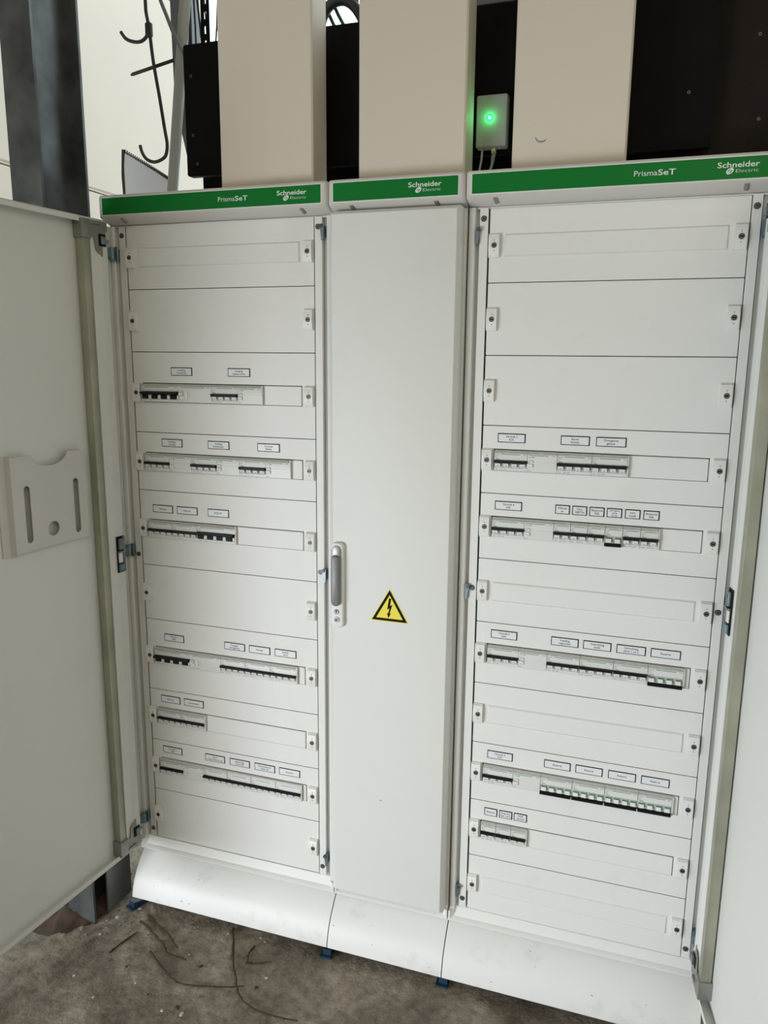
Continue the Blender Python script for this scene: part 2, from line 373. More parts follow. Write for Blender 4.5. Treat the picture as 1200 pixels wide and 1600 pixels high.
# ------------------------------------------------------------------ devices (local: x from left edge, y=0 plate plane, z from rail centre)
def dev_protos():
    D = {}
    def housing(w, marks=True, small=False):
        g = G()
        # front profile: label holder on top, label face, toggle recess, foot
        prof = [(20, -22.3), (-8, -22.3), (-9, -21), (-9, -15.5), (-6.5, -14), (-6.5, -1), (-10, 1), (-10, 16), (-8, 22.3), (20, 22.3)]
        g.prism(prof, 0.25, w - 0.25, 'device')
        g.add([(0.6, -8.2, 21.9), (w - 0.6, -8.2, 21.9), (w - 0.6, -10.25, 16.6), (0.6, -10.25, 16.6)], [(0, 3, 2, 1)], 'grime')
        g.quad(0.8, w - 0.8, -13.8, -0.5, -6.56, 'recess')  # shade in the toggle recess painted as a darker grey
        for xx in (0.25, w - 0.85): g.quad(xx, xx + 0.6, 1.2, 22, -10.3, 'recess')
        if marks:
            g.quad(w * 0.22, w * 0.80, 13.6, 14.9, -10.06, 'green_line')
            g.text('Schneider', 1.5, 12.9, 2.7, -10.07, 'green_line', 12 if not small else 9)
            g.quad(w - 9, w - 2.5, 13.4, 14.4, -10.06, 'ink')
            for i, ww in enumerate((7, 4.5, 6)): g.quad(2, 2 + ww, 10.4 - i * 2.6, 11.0 - i * 2.6, -10.06, 'ink')
            g.quad(4, 12, 2.4, 3.6, -10.06, 'ink')
        for i, a in enumerate((3, 14, 22)):
            if a + 5 < w: g.quad(a, a + 6, -19.3, -18.4, -9.06, 'ink')
        return g
    def toggles(w, n, on):
        out = []
        p = w / n
        for i in range(n):
            t = G(); c = p * (i + 0.5) - 0.5
            if on:
                t.prism([(-6, -14), (-10.5, -13.2), (-13.0, -6.0), (-10, -5.0), (-6, -5)], c - p * 0.30, c + p * 0.30, 'plastic')
                t.quad(c - 2.5, c + 2.5, -11.6, -10.6, -11.55, 'ink')
            else:
                t.prism([(-6, -13.5), (-13.5, -13.5), (-12.5, -9.0), (-8.5, -3.0), (-6, -3)], c - p * 0.30, c + p * 0.30, 'plastic')
                t.add([(c - p * .3, -8.9, -3.1), (c + p * .3, -8.9, -3.1), (c + p * .3, -10.6, -5.7), (c - p * .3, -10.6, -5.7)], [(0, 1, 2, 3)], 'green_line')
            out.append(t)
        return out
    def bar(w, on):
        t = G()
        if on: t.prism([(-6, -5.2), (-14, -5.2), (-17.5, -3.6), (-17.5, 0.4), (-11, 1.6), (-6, 1.6)], 1.0, w - 1.2, 'black')
        else: t.prism([(-6, -15.5), (-15, -15.2), (-18, -17.2), (-18, -21.0), (-14, -22.2), (-6, -21)], 0.6, w - 1.2, 'black')
        return t
    for k, w, n, on in (('4', 72, 4, True), ('O', 72, 4, False), ('2', 36, 2, True), ('o', 36, 2, False)):
        parts = [('housing', housing(w, True, n == 2)), ('toggle_bar', bar(w, on))] + [('toggle', t) for t in toggles(w, n, on)]
        D[k] = parts
    # residual current block: white face, small test lever on the left
    w = 63; g = G()
    prof = [(20, -22.3), (-8, -22.3), (-9, -21), (-9, 0), (-8.6, 0.5), (-10, 1), (-10, 16), (-8, 22.3), (20, 22.3)]
    g.prism(prof, 0.25, w - 0.25, 'device')
    g.add([(0.6, -8.2, 21.9), (w - 0.6, -8.2, 21.9), (w - 0.6, -10.25, 16.6), (0.6, -10.25, 16.6)], [(0, 3, 2, 1)], 'grime')
    g.quad(3, 45, 13.6, 14.9, -10.06, 'green_line'); g.quad(w - 10, w - 3, 13.4, 14.4, -10.06, 'ink')
    g.quad(3, 11, 9.8, 10.6, -10.06, 'ink'); g.quad(12, 15, 9.4, 11.6, -10.06, 'green_line'); g.quad(2, 8, -19.3, -18.4, -9.06, 'ink')
    lv = G(); lv.box(1.5, 12.5, -13, -8, -2.5, 4, 'plastic', 1.2); lv.quad(3.5, 9, 0.5, 1.6, -13.06, 'ink')
    tb = G(); tb.box(1.5, 12.5, -13, -8, -13, -4.5, 'plastic', 1.0); tb.quad(3.5, 9, -10.5, -9.5, -13.06, 'ink')
    D['v'] = [('housing', g), ('test_lever', lv), ('test_button', tb)]
    # large four-pole breaker: wide black toggle with white windows
    w = 108; g = G()
    g.prism([(20, -22.3), (-9, -22.3), (-10, -21), (-10, -16), (-7, -14), (-7, 3), (-10, 4), (-10, 16), (-8, 22.3), (20, 22.3)], 0.25, w - 0.25, 'device')
    g.add([(0.6, -8.2, 21.9), (w - 0.6, -8.2, 21.9), (w - 0.6, -10.25, 16.6), (0.6, -10.25, 16.6)], [(0, 3, 2, 1)], 'grime')
    g.quad(10, 78, 13.6, 14.9, -10.06, 'green_line'); g.quad(w - 12, w - 4, 13.4, 14.4, -10.06, 'ink')
    g.text('Schneider', 2, 11.4, 2.6, -10.07, 'green_line', 12)
    g.quad(2, 9, 8, 9, -10.06, 'ink'); g.quad(4, 12, -19.4, -18.6, -10.06, 'ink'); g.quad(22, 30, -19.4, -18.6, -10.06, 'ink')
    b = G(); b.prism([(-6, -4.5), (-14, -4.2), (-21, -1.5), (-21, 2.5), (-10, 3.5), (-6, 3.2)], 1, w - 2, 'black')
    parts = [('housing', g), ('toggle_bar', b)]
    for i in range(4):
        t = G(); c = 11 + i * 27; t.box(c - 8.5, c + 8.5, -13, -6.5, -14, -4.4, 'black', 0.8); parts.append(('toggle', t))
    for i in range(4):
        t = G(); c = 24 + i * 27
        if c < w - 4: t.box(c - 4.2, min(c + 4.2, w - 1), -10.5, -6.5, -14, -5.5, 'plastic'); parts.append(('window', t))
        else: t.box(w - 6, w - 1, -10.5, -6.5, -14, -5.5, 'plastic'); parts.append(('window', t))
    D['N'] = parts
    w = 91; g = G()
    g.prism([(20, -22.3), (-8, -22.3), (-9.5, -21), (-10, 4), (-10, 16), (-8, 22.3), (20, 22.3)], 0.25, w - 0.25, 'device')
    g.add([(0.6, -8.2, 21.9), (w - 0.6, -8.2, 21.9), (w - 0.6, -10.25, 16.6), (0.6, -10.25, 16.6)], [(0, 3, 2, 1)], 'grime')
    g.quad(6, 72, 13.6, 14.9, -10.06, 'green_line'); g.quad(w - 13, w - 5, 13.4, 14.4, -10.06, 'ink')
    g.quad(4, 14, 6, 7, -10.06, 'ink')
    g.quad(6, 11, -18.5, -17.6, -9.7, 'ink'); g.quad(20, 22, -19, -17.4, -9.7, 'ink'); g.quad(26, 28, -19, -17.4, -9.7, 'ink')
    k1 = G(); k1.box(1, 13, -16, -9, -5, 3, 'plastic', 1.5); k1.cyl((7, -16, -1), 'y', 3.2, -2.5, 'plastic', 14)
    k2 = G(); k2.box(1.5, 15, -12.5, -9, -14, -6, 'plastic', 0.8); k3 = G(); k3.box(17, 25, -13, -9, -13, 5, 'plastic', 1.2)
    k4 = G(); k4.box(26.5, 30, -11.5, -9, -12, 2, 'plastic', 0.6)
    D['V'] = [('housing', g), ('knob', k1), ('test_button', k2), ('dial_cover', k3), ('side_rib', k4)]
    return {k: [(n, gg.mesh(n)) for n, gg in v] for k, v in D.items()}
DEV = dev_protos()
POL = {'4': 'four-pole', 'O': 'four-pole', '2': 'two-pole', 'o': 'two-pole', 'N': 'wide black-toggled four-pole'}
def place_dev(kind, x, zc, label, group, cat):
    nm = 'residual_current_block' if kind in 'vV' else 'circuit_breaker'
    r = link(nm, None, None, wpos((x, 0, zc))); tag(r, label, cat, group)
    for n, me in DEV[kind]: link(n, me, r)
    return r

# ------------------------------------------------------------------ enclosure parts
def header(root, x0, x1, title):
    g = G()
    def ring(z, yf, ins, r):
        a, b = x0 + ins, x1 - ins
        return [(p[0], p[1], z) for p in [(b, 262), (a, 262)] + [(a + r + r * math.cos(math.radians(t)), yf + r + r * math.sin(math.radians(t))) for t in (180, 202, 225, 247, 270)] +
                [(b - r + r * math.cos(math.radians(t)), yf + r + r * math.sin(math.radians(t))) for t in (270, 292, 315, 337, 360)]]
    g.loft([ring(1652, -2, 0.6, 10), ring(1665, -38, 0.6, 12), ring(1667.5, -40, 0.6, 12), ring(1711, -40, 0.6, 12), ring(1715, -37, 2, 11), ring(1716, -32, 4, 9)], 'header')
    h = part(g, 'header', root)
    g = G(); a, b = x0 + 13, x1 - 13
    g.shape([rrect(a, b, 1668.6, 1709.4, 1.5)], -40.5, 0.4, 'plastic'); g.shape([rrect(a + 1.6, b - 1.6, 1670.2, 1708, 1.2)], -41.0, 0.6, 'green')
    part(g, 'green_strip', root, h, label='green strip with white edge line')
    g = G(); xs = x1 - 119 if title else x1 - 121
    if not title: xs = x0 + 184
    y = -41.15
    if title:
        xp = x0 + 329; g.text('Prisma', xp, 1684.5, 14.5, y, 'text', 42); g.text('SeT', xp + 43.3, 1684.5, 14.5, y, 'text', 31.5, 'l', 0.014)
    g.text('Schneider', xs, 1690.2, 13.6, y, 'text', 71.5, 'l', 0.014)
    g.text('Electric', xs + 32, 1680.8, 8.6, y, 'text', 38, 'l', -0.012)
    # looped emblem under the name: slanted ring made of two hooked strokes
    o = [(xs + 22 + 6.2 * math.cos(t) + 2.2 * math.sin(t), 1684 + 5.6 * math.sin(t)) for t in [math.radians(a) for a in range(0, 360, 20)]]
    i = [(xs + 22 + 3.4 * math.cos(t) + 1.3 * math.sin(t), 1684 + 3.2 * math.sin(t)) for t in [math.radians(a) for a in range(0, 360, 20)]]
    g.shape([o, i], y + 0.02, 0.05, 'text')
    g.add([(xs + 17.5, y - .02, 1681), (xs + 19.5, y - .02, 1680), (xs + 27, y - .02, 1688), (xs + 25, y - .02, 1689)], [(0, 1, 2, 3)], 'text')
    part(g, 'lettering', root, h, label='pale brand lettering')
    for xx in ((x0 + 62, x1 - 64) if title else (x0 + 54, x1 - 62)):
        g = G(); yy = -24
        g.tube([(xx - 1, -31, 1664.6), (xx, -14, 1657.2)], 5.2, 'cast', 12)
        part(g, 'fixing_recess', root, h, label='dark round fixing recess')
    return h

MARKS = {-48: ((150, 3.2, 1.6), (168, 3.2, 1.1), (112, 6.3, 2.2), (135, 6.4, 1.8), (34, 7.3, 1.6), (300, 7, 1.1), (20, 5.2, 1.2), (232, 4.2, 1.1), (60, 4.0, .9)),
         547: ((560, 4.5, 1.8), (668, 5.6, 1.3), (660, 3.5, 1.0), (820, 6.6, 1.3)),
         852: ((1210, 5.0, 1.8), (1075, 3.6, 1.2), (1060, 2.3, 1.6), (975, 6.4, 1.4), (1330, 4.6, 1.2))}
def body(root, x0, x1, plates):
    g = G()
    g.box(x0 + 1, x0 + 3, 1.5, 260, -40, 1651, 'white'); g.box(x1 - 3, x1 - 1, 1.5, 260, -40, 1651, 'white')
    g.box(x0 + 1, x1 - 1, 258, 260, -40, 1651, 'white'); g.box(x0 + 3, x1 - 3, 60, 62, -40, 1651, 'dark')
    g.box(x0 + 3, x1 - 3, 3, 258, 1648, 1651, 'white')
    part(g, 'enclosure_body', root)
    for sgn, xe in ((1, x0), (-1, x1)):              # corner posts with a recessed channel beside the plates
        g = G()
        a = lambda d: xe + sgn * d
        prof = [(a(1), 40), (a(1), 2), (a(2.5), -3), (a(6), -5), (a(14), -5), (a(16), -3), (a(17), 14), (a(29), 14), (a(29), 40)]
        g.prism(prof, -14, 1650, 'white', 'z')
        if (x0 == -48 and sgn == 1) or (x0 == 852 and sgn == -1): g.box(min(a(0.2), a(1.8)), max(a(0.2), a(1.8)), -37, 4, -14, 1650, 'white')   # hidden strip added to stop light leaking through the hinge gap
        part(g, 'corner_post', root)
    g = G()                                           # sill under the plates
    g.prism([(14, -2), (3, -5), (-6, -27), (-13, -31), (-15.5, -34), (-14.5, -37.5), (-10, -39), (40, -40), (40, -2)], x0 + 1, x1 - 1, 'white')
    for xe, sg in ((x0 + 2, 1), (x1 - 2, -1)): g.prism([(xe, 0), (xe + sg * 14, -4), (xe + sg * 4, -15), (xe, -15)], -33, -10, 'white', 'z')
    part(g, 'sill', root)
    g = G()
    pr = [(10, -43), (2, -46), (-14, -60), (-31, -79), (-44, -96), (-54, -114), (-61, -133), (-65.5, -150), (-67, -160)]
    g.strip(pr, x0 + 1.2, x1 - 1.2, 2.0, 'plinth')
    pl = part(g, 'plinth_cover', root)
    for (fx, t, r) in MARKS.get(x0, ()):               # small dents and paint chips
        k = min(int(t), len(pr) - 2); q = t - k
        yy = pr[k][0] * (1 - q) + pr[k + 1][0] * q; zz = pr[k][1] * (1 - q) + pr[k + 1][1] * q
        g = G(); d = Vector((0, pr[k + 1][0] - pr[k][0], pr[k + 1][1] - pr[k][1])).normalized(); nn = Vector((0, d.z, -d.y))
        if nn.y > 0: nn = -nn
        c = Vector((fx, yy, zz)) + nn * 0.25
        g.add([tuple(c + Vector((1, 0, 0)) * r * math.cos(a) + d * r * .8 * math.sin(a)) for a in [math.pi * i / 4 for i in range(8)]], [tuple(range(8))], 'ink')
        part(g, 'paint_chip', root, pl)
    g = G(); g.box(x0 + 4, x1 - 4, 40, 255, -Z0, -42, 'dark')
    part(g, 'base_frame', root)

def fplate(root, X, r, cabname, side):
    z0, z1, kind, devs, labs = r
    zc = (z0 + z1) / 2; g = G()
    a, b, c, d = X + 0.8, X + 498.2, z0 + 0.9, z1 - 0.9
    holes = []
    if kind == 'dev': holes.append([(X + 26, zc - 24), (X + 466, zc - 24), (X + 466, zc + 24.4), (X + 26, zc + 24.4)])
    if kind == 'slot': holes.append([(X + 33, zc - 23), (X + 464, zc - 23), (X + 464, zc + 23), (X + 33, zc + 23)])
    g.shape([rrect(a, b, c, d, 1.0, 1)] + holes, 0, 1.5, 'white')
    g.box(a + 1, b - 1, 1.4, 8, d - 1.4, d - .2, 'white'); g.box(a + 1, b - 1, 1.4, 8, c + .2, c + 1.4, 'white')
    P = part(g, 'front_plate', root)
    if kind == 'slot':                                # pressed band: sloped edges, slightly proud
        g = G(); A, B, C, D = X + 33, X + 464, zc - 23, zc + 23; i = 3.2; y = -3.4
        v = [(A, .4, C), (B, .4, C), (B, .4, D), (A, .4, D), (A + i, y, C + i), (B - i, y, C + i), (B - i, y, D - i), (A + i, y, D - i)]
        g.add(v, [(0, 1, 5, 4), (1, 2, 6, 5), (2, 3, 7, 6), (3, 0, 4, 7), (4, 5, 6, 7)], 'white')
        part(g, 'blanking_strip', root, P)
    x = X + 29
    if kind == 'dev':
        for kdev in devs: x += WID[kdev]
        g = G(); y = -2.6
        if x < X + 462: g.box(x + 2.6, X + 464.5, y, 3, zc - 22.8, zc + 22.8, 'white', 1.2); part(g, 'blanking_strip', root, P)
        g = G(); g.prism([(6, zc - 22.6), (-9.5, zc - 22.6), (-10.5, zc), (-10.5, zc + 16), (-8, zc + 22.6), (6, zc + 22.6)], x + .2, x + 2.6, 'device'); part(g, 'end_cap', root, P)
        g = G(); g.box(X + 10, X + 490, 26, 34, zc - 17, zc + 17, 'zinc'); part(g, 'mounting_rail', root, P)
    for lx in (11.5, 484.5):
        o = link('latch', LATCH, P, ((X + lx - ORG[root.name][0]) / 1000, -ORG[root.name][1] / 1000, (zc - ORG[root.name][2]) / 1000))
    for (u, w, lines) in labs:
        zl = zc + 50 + (3 if side == 'left' and z1 - z0 > 150 else 0) - (0 if side == 'left' else 1)
        lg = label_mesh(w, lines, X + u, zl)
        part(lg, 'circuit_label', root, P, label='white black-framed label reading ' + ' '.join(lines))
    return zc, x

def devices(X, r, side, rowname, ri):
    z0, z1, kind, devs, labs = r
    zc = (z0 + z1) / 2; x = X + 29; n = 0; last = None; used = {}
    mains = [k for k in devs if k not in 'vV']
    for k in devs:
        grp = 'modular devices in the %s cabinet' % side
        if k in 'vV':
            lab = 'plain white residual-current block right of the %s breaker, %s row' % (last, rowname)
            place_dev(k, x, zc, lab, grp, 'switchgear')
        else:
            nm = ' '.join(labs[n][2]); n += 1; last = '"%s"' % nm
            st = 'switched off' if k in 'Oo' else 'switched on'
            if nm == 'Reserve':
                used[nm] = used.get(nm, 0) + 1
                tot = sum(1 for l in labs if l[2] == ['Reserve'])
                o = '' if tot == 1 else ['first ', 'second ', 'third ', 'fourth '][used[nm] - 1]
                lab = '%s breaker %s, under the %s"Reserve" label in the %s row' % (POL[k], st, o, rowname)
            else:
                lab = '%s breaker %s, under the "%s" label, %s row' % (POL[k], st, nm, rowname)
            place_dev(k, x, zc, lab, grp, 'circuit breaker')
        x += WID[k]

ROWN = ['top', 'second', 'third', 'fourth', 'fifth', 'lowest']
def open_cabinet(x0, X, rows, side, zoff):
    root = thing('switchgear_cabinet', (x0 + 297, 0, -Z0), {'left': 'tall white cabinet at the left with six rows of breakers, door open left',
        'right': 'tall white cabinet at the right with five rows of breakers, door open right'}[side], 'electrical cabinet', 'row of switchgear cabinets')
    header(root, x0, x0 + 595, True); body(root, x0, x0 + 595, True)
    di = 0
    for r in rows:
        r = (r[0] + zoff, r[1] + zoff) + r[2:]
        fplate(root, X, r, '', side)
        if r[2] == 'dev': devices(X, r, side, ROWN[di] + ' ' + side, di); di += 1
    for xe in (X - 12.5, X + 499 + 9.5):
        g = G(); g.box(xe - 8.5, xe + 9.5, 0, 3, -2, 1650, 'white', 0.5); U = part(g, 'upright', root)
        g = G(); g.box(xe - 7, xe + 8, 3, 40, -2, 1650, 'white'); part(g, 'upright_back', root, U)
        for z in (22, 826, 1628):
            link('screw', FSCREW, U, ((xe - ORG[root.name][0]) / 1000, 0, (z - ORG[root.name][2]) / 1000))
    return root

def frame_xf(H, D):
    """door frame: u along the open door, w through its thickness (outwards), z up"""
    Dv = Vector(D).normalized()
    def mk(N):
        return lambda p: (H[0] + p[0] * Dv.x + p[1] * N[0], H[1] + p[0] * Dv.y + p[1] * N[1], p[2])
    return mk

def open_door(root, H, D, N, side, pocket):
    xf = frame_xf(H, D)(N)
    zb, zt = (-4 if side == 'left' else -17), 1657
    g = G()                                           # skin with returned edges
    g.box(0, 592, 22, 23.5, zb, zt, 'door')
    g.box(0, 1.5, 0, 22.5, zb, zt, 'door'); g.box(590.5, 592, 0, 22.5, zb, zt, 'door')
    g.box(0, 592, 0, 22.5, zt - 1.5, zt, 'door'); g.box(0, 592, 0, 22.5, zb, zb + 1.5, 'door')
    g.box(0, 592, 0, 1.5, zt - 13, zt, 'door', 0.5); g.box(0, 592, 0, 1.5, zb, zb + 13, 'door', 0.5)
    g.box(0, 24, 0, 1.5, zb, zt, 'door', 0.5)
    g.prism([(24, 0), (27, 1.5), (52, 3), (54, 21), (52.5, 22), (50.5, 4.5), (26, 3), (24, 1.5)], zb + 1.5, zt - 1.5, 'door', 'z')
    g.prism([(592, 0), (560, 0), (558, 20), (559.5, 20), (561.5, 1.5), (592, 1.5)], zb, zt, 'door', 'z')
    Dr = part(g, 'door', root, xf=xf, label='open white steel door, inner side showing')
    g = G(); g.box(61, 82, -3, 19, 44, 1612, 'tube', 2.0, 2)
    part(g, 'stiffening_tube', root, Dr, xf, 'dull galvanised square tube')
    g = G(); g.box(505, 526, -3, 19, 44, 1612, 'tube', 2.0, 2)
    part(g, 'stiffening_tube', root, Dr, xf, 'dull galvanised square tube')
    for s, z in ((1, 1612), (-1, 44)):                # cast corner brackets at both ends of the tube
        g = G(); z2 = z + s * 40; lo, hi = min(z - s * 3, z2), max(z - s * 3, z2)
        g.box(57, 86, -7, 21.5, lo, hi, 'cast', 1.6, 2)
        g.prism([(0.5, z2), (58, z2), (58, z - s * 2), (44, z + s * 6), (40, z - s * 24), (22, z - s * 38), (19, z - s * 40), (18, z - s * 20), (6, z + s * 16), (0.5, z + s * 20)], -2, -0.3, 'cast', 'y')
        g.v = [(v[0], v[1], v[2]) for v in g.v]
        g.box(22, 56, -6, -1, min(z2, z2 - s * 9), max(z2, z2 - s * 9), 'cast', 1)
        g.cyl((70, -7, z + s * 5), 'y', 3, -1.2, 'chrome', 10); g.cyl((33, -2, z - s * 30), 'y', 3.2, -2, 'chrome', 10)
        part(g, 'corner_bracket', root, Dr, xf, 'grey cast corner bracket')
        g = G(); g.box(7, 30, -3.4, -1.8, min(z - s * 16, z + s * 12), max(z - s * 16, z + s * 12), 'black', 0.5)
        g.box(12, 26, -9, -3, min(z - s * 12, z + s * 6), max(z - s * 12, z + s * 6), 'zinc', 1); g.box(2, 12, -8, -3, min(z - s * 8, z), max(z - s * 8, z), 'bluezinc', 1)
        part(g, 'hinge_block', root, Dr, xf, 'dark hinge mechanism with zinc plate')
    g = G()                                           # middle hinge block on the lip
    zc = 840 if side == 'left' else 850
    g.box(3, 30, -2.2, -0.2, zc - 50, zc + 45, 'black', 0.6); g.box(5, 26, -8, -2, zc + 10, zc + 40, 'zinc', 1.4); g.box(4, 28, -9.5, -2, zc + 3, zc + 7, 'chrome', 0.8)
    g.box(14, 27, -6, -2, zc - 24, zc + 2, 'plastic', 1); g.box(5, 28, -8, -2, zc - 46, zc - 27, 'bluezinc', 1.4)
    g.tube([(9, -5, zc - 46), (9, -5, zc + 44)], 3.2, 'zinc', 10); g.cyl((15, -8, zc + 30), 'y', 4, -1.5, 'chrome', 12)
    part(g, 'hinge_block', root, Dr, xf, 'zinc-plated middle hinge in a dark opening')
    if pocket:
        g = G()
        out = [(110, 906), (325, 906), (325, 1121), (268, 1120)] + [(216 + 52 * math.cos(math.radians(t)), 1121 - 29 * math.sin(math.radians(t))) for t in range(10, 180, 14)] + [(164, 1120), (110, 1117)]
        slot = lambda u, a, b: [(u + 8.5 * math.cos(math.radians(t)), b - 8.5 + 8.5 * math.sin(math.radians(t))) for t in range(0, 181, 20)] + [(u + 8.5 * math.cos(math.radians(t)), a + 8.5 + 8.5 * math.sin(math.radians(t))) for t in range(180, 361, 20)]
        hole = [(218 + 17 * math.cos(math.radians(t)), 945 + 17 * math.sin(math.radians(t))) for t in range(0, 360, 18)]
        g.shape([out, slot(144, 921, 1053), slot(286, 924, 1054), hole], 6, 2.2, 'pocket')
        g.box(110, 112, 8, 22, 906, 1116, 'pocket'); g.box(110, 325, 8, 22, 904.5, 906.5, 'pocket')
        g.prism([(325, 6), (330, 18), (350, 19), (350, 21.5), (328, 21.5), (322, 8.2)], 900, 1122, 'pocket', 'z')
        g.cyl((340, 19, 918), 'y', 2.0, -0.4, 'ink', 8); g.cyl((340, 19, 911), 'y', 2.0, -0.4, 'ink', 8); g.cyl((340, 19, 1112), 'y', 2.0, -0.4, 'ink', 8)
        part(g, 'document_pocket', root, Dr, xf, 'white plastic document pocket with two long slots and round hole')
    return Dr

def catches(root, xc, sgn, zs):
    for z in zs:                                      # locking fingers and rollers in the channel of the door-closing side
        g = G()
        g.box(xc - 3, xc + 3, -3, 12, z - 20, z + 8, 'bluezinc', 1.2)
        g.prism([(xc - sgn * 8, z + 6), (xc - sgn * 2, z + 12), (xc + sgn * 4, z + 8), (xc + sgn * 3, z - 22), (xc - sgn * 2, z - 24), (xc - sgn * 4, z - 4)], -7, -3, 'zinc', 'y')
        g.cyl((xc - sgn * 3, -7, z + 6), 'y', 4.2, -3, 'screw', 12)
        part(g, 'door_catch', root, label='zinc-plated locking catch')

LC = open_cabinet(-48, 0, LEFT, 'left', 0)
open_door(LC, (-25.4, -40), (-0.0995, -0.995), (-0.995, 0.0995), 'left', True)
RC = open_cabinet(852, 897.5, RIGHT, 'right', -2)
open_door(RC, (1419.5, -40), (0.150, -1.0), (0.989, 0.148), 'right', False)
def hinge_arms(root, xa, xb, zs):
    for z in zs:
        g = G(); g.box(min(xa, xb), max(xa, xb), -9, -5, z - 17, z + 17, 'bluezinc', 1.5); g.box(min(xa, xb) + 2, max(xa, xb) - 2, -5, 13, z - 12, z + 12, 'bluezinc', 1)
        g.tube([(xa, -16, z - 14), (xa, -16, z + 14)], 7, 'zinc', 12); g.box(xa - 3, xa + 3, -38, -8, z - 12, z + 12, 'bluezinc', 1)
        part(g, 'hinge_arm', root, label='blue-grey plated hinge arm')
hinge_arms(LC, -31, -20, (1585, 838, 60)); hinge_arms(RC, 1426, 1417, (1585, 850, 60))
catches(LC, 521, 1, (1622, 826, 52)); catches(RC, 873, -1, (1600, 824, 50))

# ------------------------------------------------------------------ narrow closed cabinet
MC = thing('switchgear_cabinet', (699, 0, -Z0), 'narrow white cabinet in the middle with closed door and yellow warning triangle', 'electrical cabinet', 'row of switchgear cabinets')
header(MC, 547, 852, False); body(MC, 547, 852, None)
g = G(); g.box(566, 833, 2, 10, -4, 1650, 'dark'); part(g, 'inner_frame', MC)
g = G()
a, b, zb, zt = 552.5, 845.5, -6, 1652
def dring(ins, y): return [(p[0], y, p[1]) for p in rrect(a + ins, b - ins, zb + ins, zt - ins, max(4 - ins * 0.3, 1), 3)]
g.loft([dring(1, -7), dring(0, -9), dring(0, -33), dring(1.2, -36), dring(7.5, -45), dring(9, -45.6)], 'door')
DM = part(g, 'door', MC, label='closed plain white door')
# swing handle
g = G(); hx, h0, h1 = 574.5, 711, 918
g.loft([[(p[0], y, p[1]) for p in rrect(hx - 15.5 + i, hx + 15.5 - i, h0 + i, h1 - i, 11, 6)] for i, y in ((0, -45), (0, -54), (1.5, -57), (4, -58))], 'plastic')
part(g, 'handle_plate', MC, DM, label='long white rounded handle plate')
g = G()
def ov(x, z0_, z1_, w, y, i=0): return [(p[0], y, p[1]) for p in rrect(x - w + i, x + w - i, z0_ + i, z1_ - i, w - i - 0.1, 6)]
g.loft([ov(hx - 1, 766, 890, 11.5, -57), ov(hx - 1, 766, 890, 11.5, -64), ov(hx - 1, 766, 890, 11.5, -69, 2.5), ov(hx - 1, 766, 890, 11.5, -70, 5)], 'handle')
part(g, 'swing_lever', MC, DM, label='grey swing lever')
g = G(); g.loft([ov(hx - 1, 872, 912, 12, -57.5), ov(hx - 1, 872, 912, 12, -60), ov(hx - 1, 874, 910, 12, -62, 4)], 'chrome'); part(g, 'lever_hub', MC, DM, label='satin metal hub above the lever')
g = G(); g.cyl((hx - 1, -57.5, 751), 'y', 6.2, -2, 'screw', 18); g.cyl((hx - 1, -59.5, 751), 'y', 4.6, -0.6, 'chrome', 18); g.box(hx - 1.9, hx - .1, -60.6, -59.8, 747.5, 754.5, 'black'); g.box(hx - 2.8, hx + .8, -60.6, -59.8, 751, 754.5, 'black'); part(g, 'key_lock', MC, DM)
g = G(); g.cyl((hx - 1, -57.5, 731), 'y', 7.5, -3, 'chrome', 20, 6.8); g.cyl((hx - 1, -60.5, 731), 'y', 4.0, -1, 'screw', 18); part(g, 'push_button', MC, DM)
g = G()                                               # warning triangle
A, B, C = Vector((701.5, 818)), Vector((655, 737)), Vector((748, 737))
cen = (A + B + C) / 3
def tri(s): return [tuple(cen + (p - cen) * s) for p in (B, C, A)]
g.shape([tri(1.0)], -46.1, 0.5, 'yellow'); g.shape([tri(0.93)], -46.3, 0.3, 'blackink'); g.shape([tri(0.70)], -46.5, 0.3, 'yellow')
bolt = [(700, 794), (705.5, 794), (703, 776), (708.5, 779.5), (702, 757), (705.5, 758.5), (698.5, 745.5), (695.5, 759.5), (698.3, 757.5), (701.2, 769.5), (695.8, 766.5)]
g.shape([bolt], -46.7, 0.3, 'blackink')
part(g, 'warning_sign', MC, DM, label='yellow triangular high-voltage sign with black bolt')
g = G(); g.cyl((683, -45.9, 275), 'y', 1.6, 0.2, 'ink', 8); g.cyl((686, -45.9, 276), 'y', 1.0, 0.2, 'ink', 8)
part(g, 'scratch_mark', MC, DM)

# small dark holes and chips in the plinth paint are left to the paint texture; three blue wedges under the plinth
def wedge(x, y, rz, label):
    g = G(); g.prism([(-30, 0), (30, 0), (30, 6), (-30, 22)], -11, 11, 'blue', 'x')
    g.prism([(-38, 0), (-8, 0), (-8, 5), (-38, 5)], -17, 13, 'blue', 'x')
    o = link('levelling_wedge', g.mesh('levelling_wedge'), None, wpos((x, y, -Z0 + 0.3))); o.rotation_euler = (0, 0, rz)
    tag(o, label, 'wedge', 'blue wedges under the plinth')
wedge(-33, -48, -0.35, 'blue plastic wedge under the left end of the leftmost plinth cover')
wedge(543, -34, 0.1, 'blue plastic wedge under the first joint between two plinth covers')
wedge(855, -28, 0.0, 'blue plastic wedge under the joint left of the right-hand plinth cover')

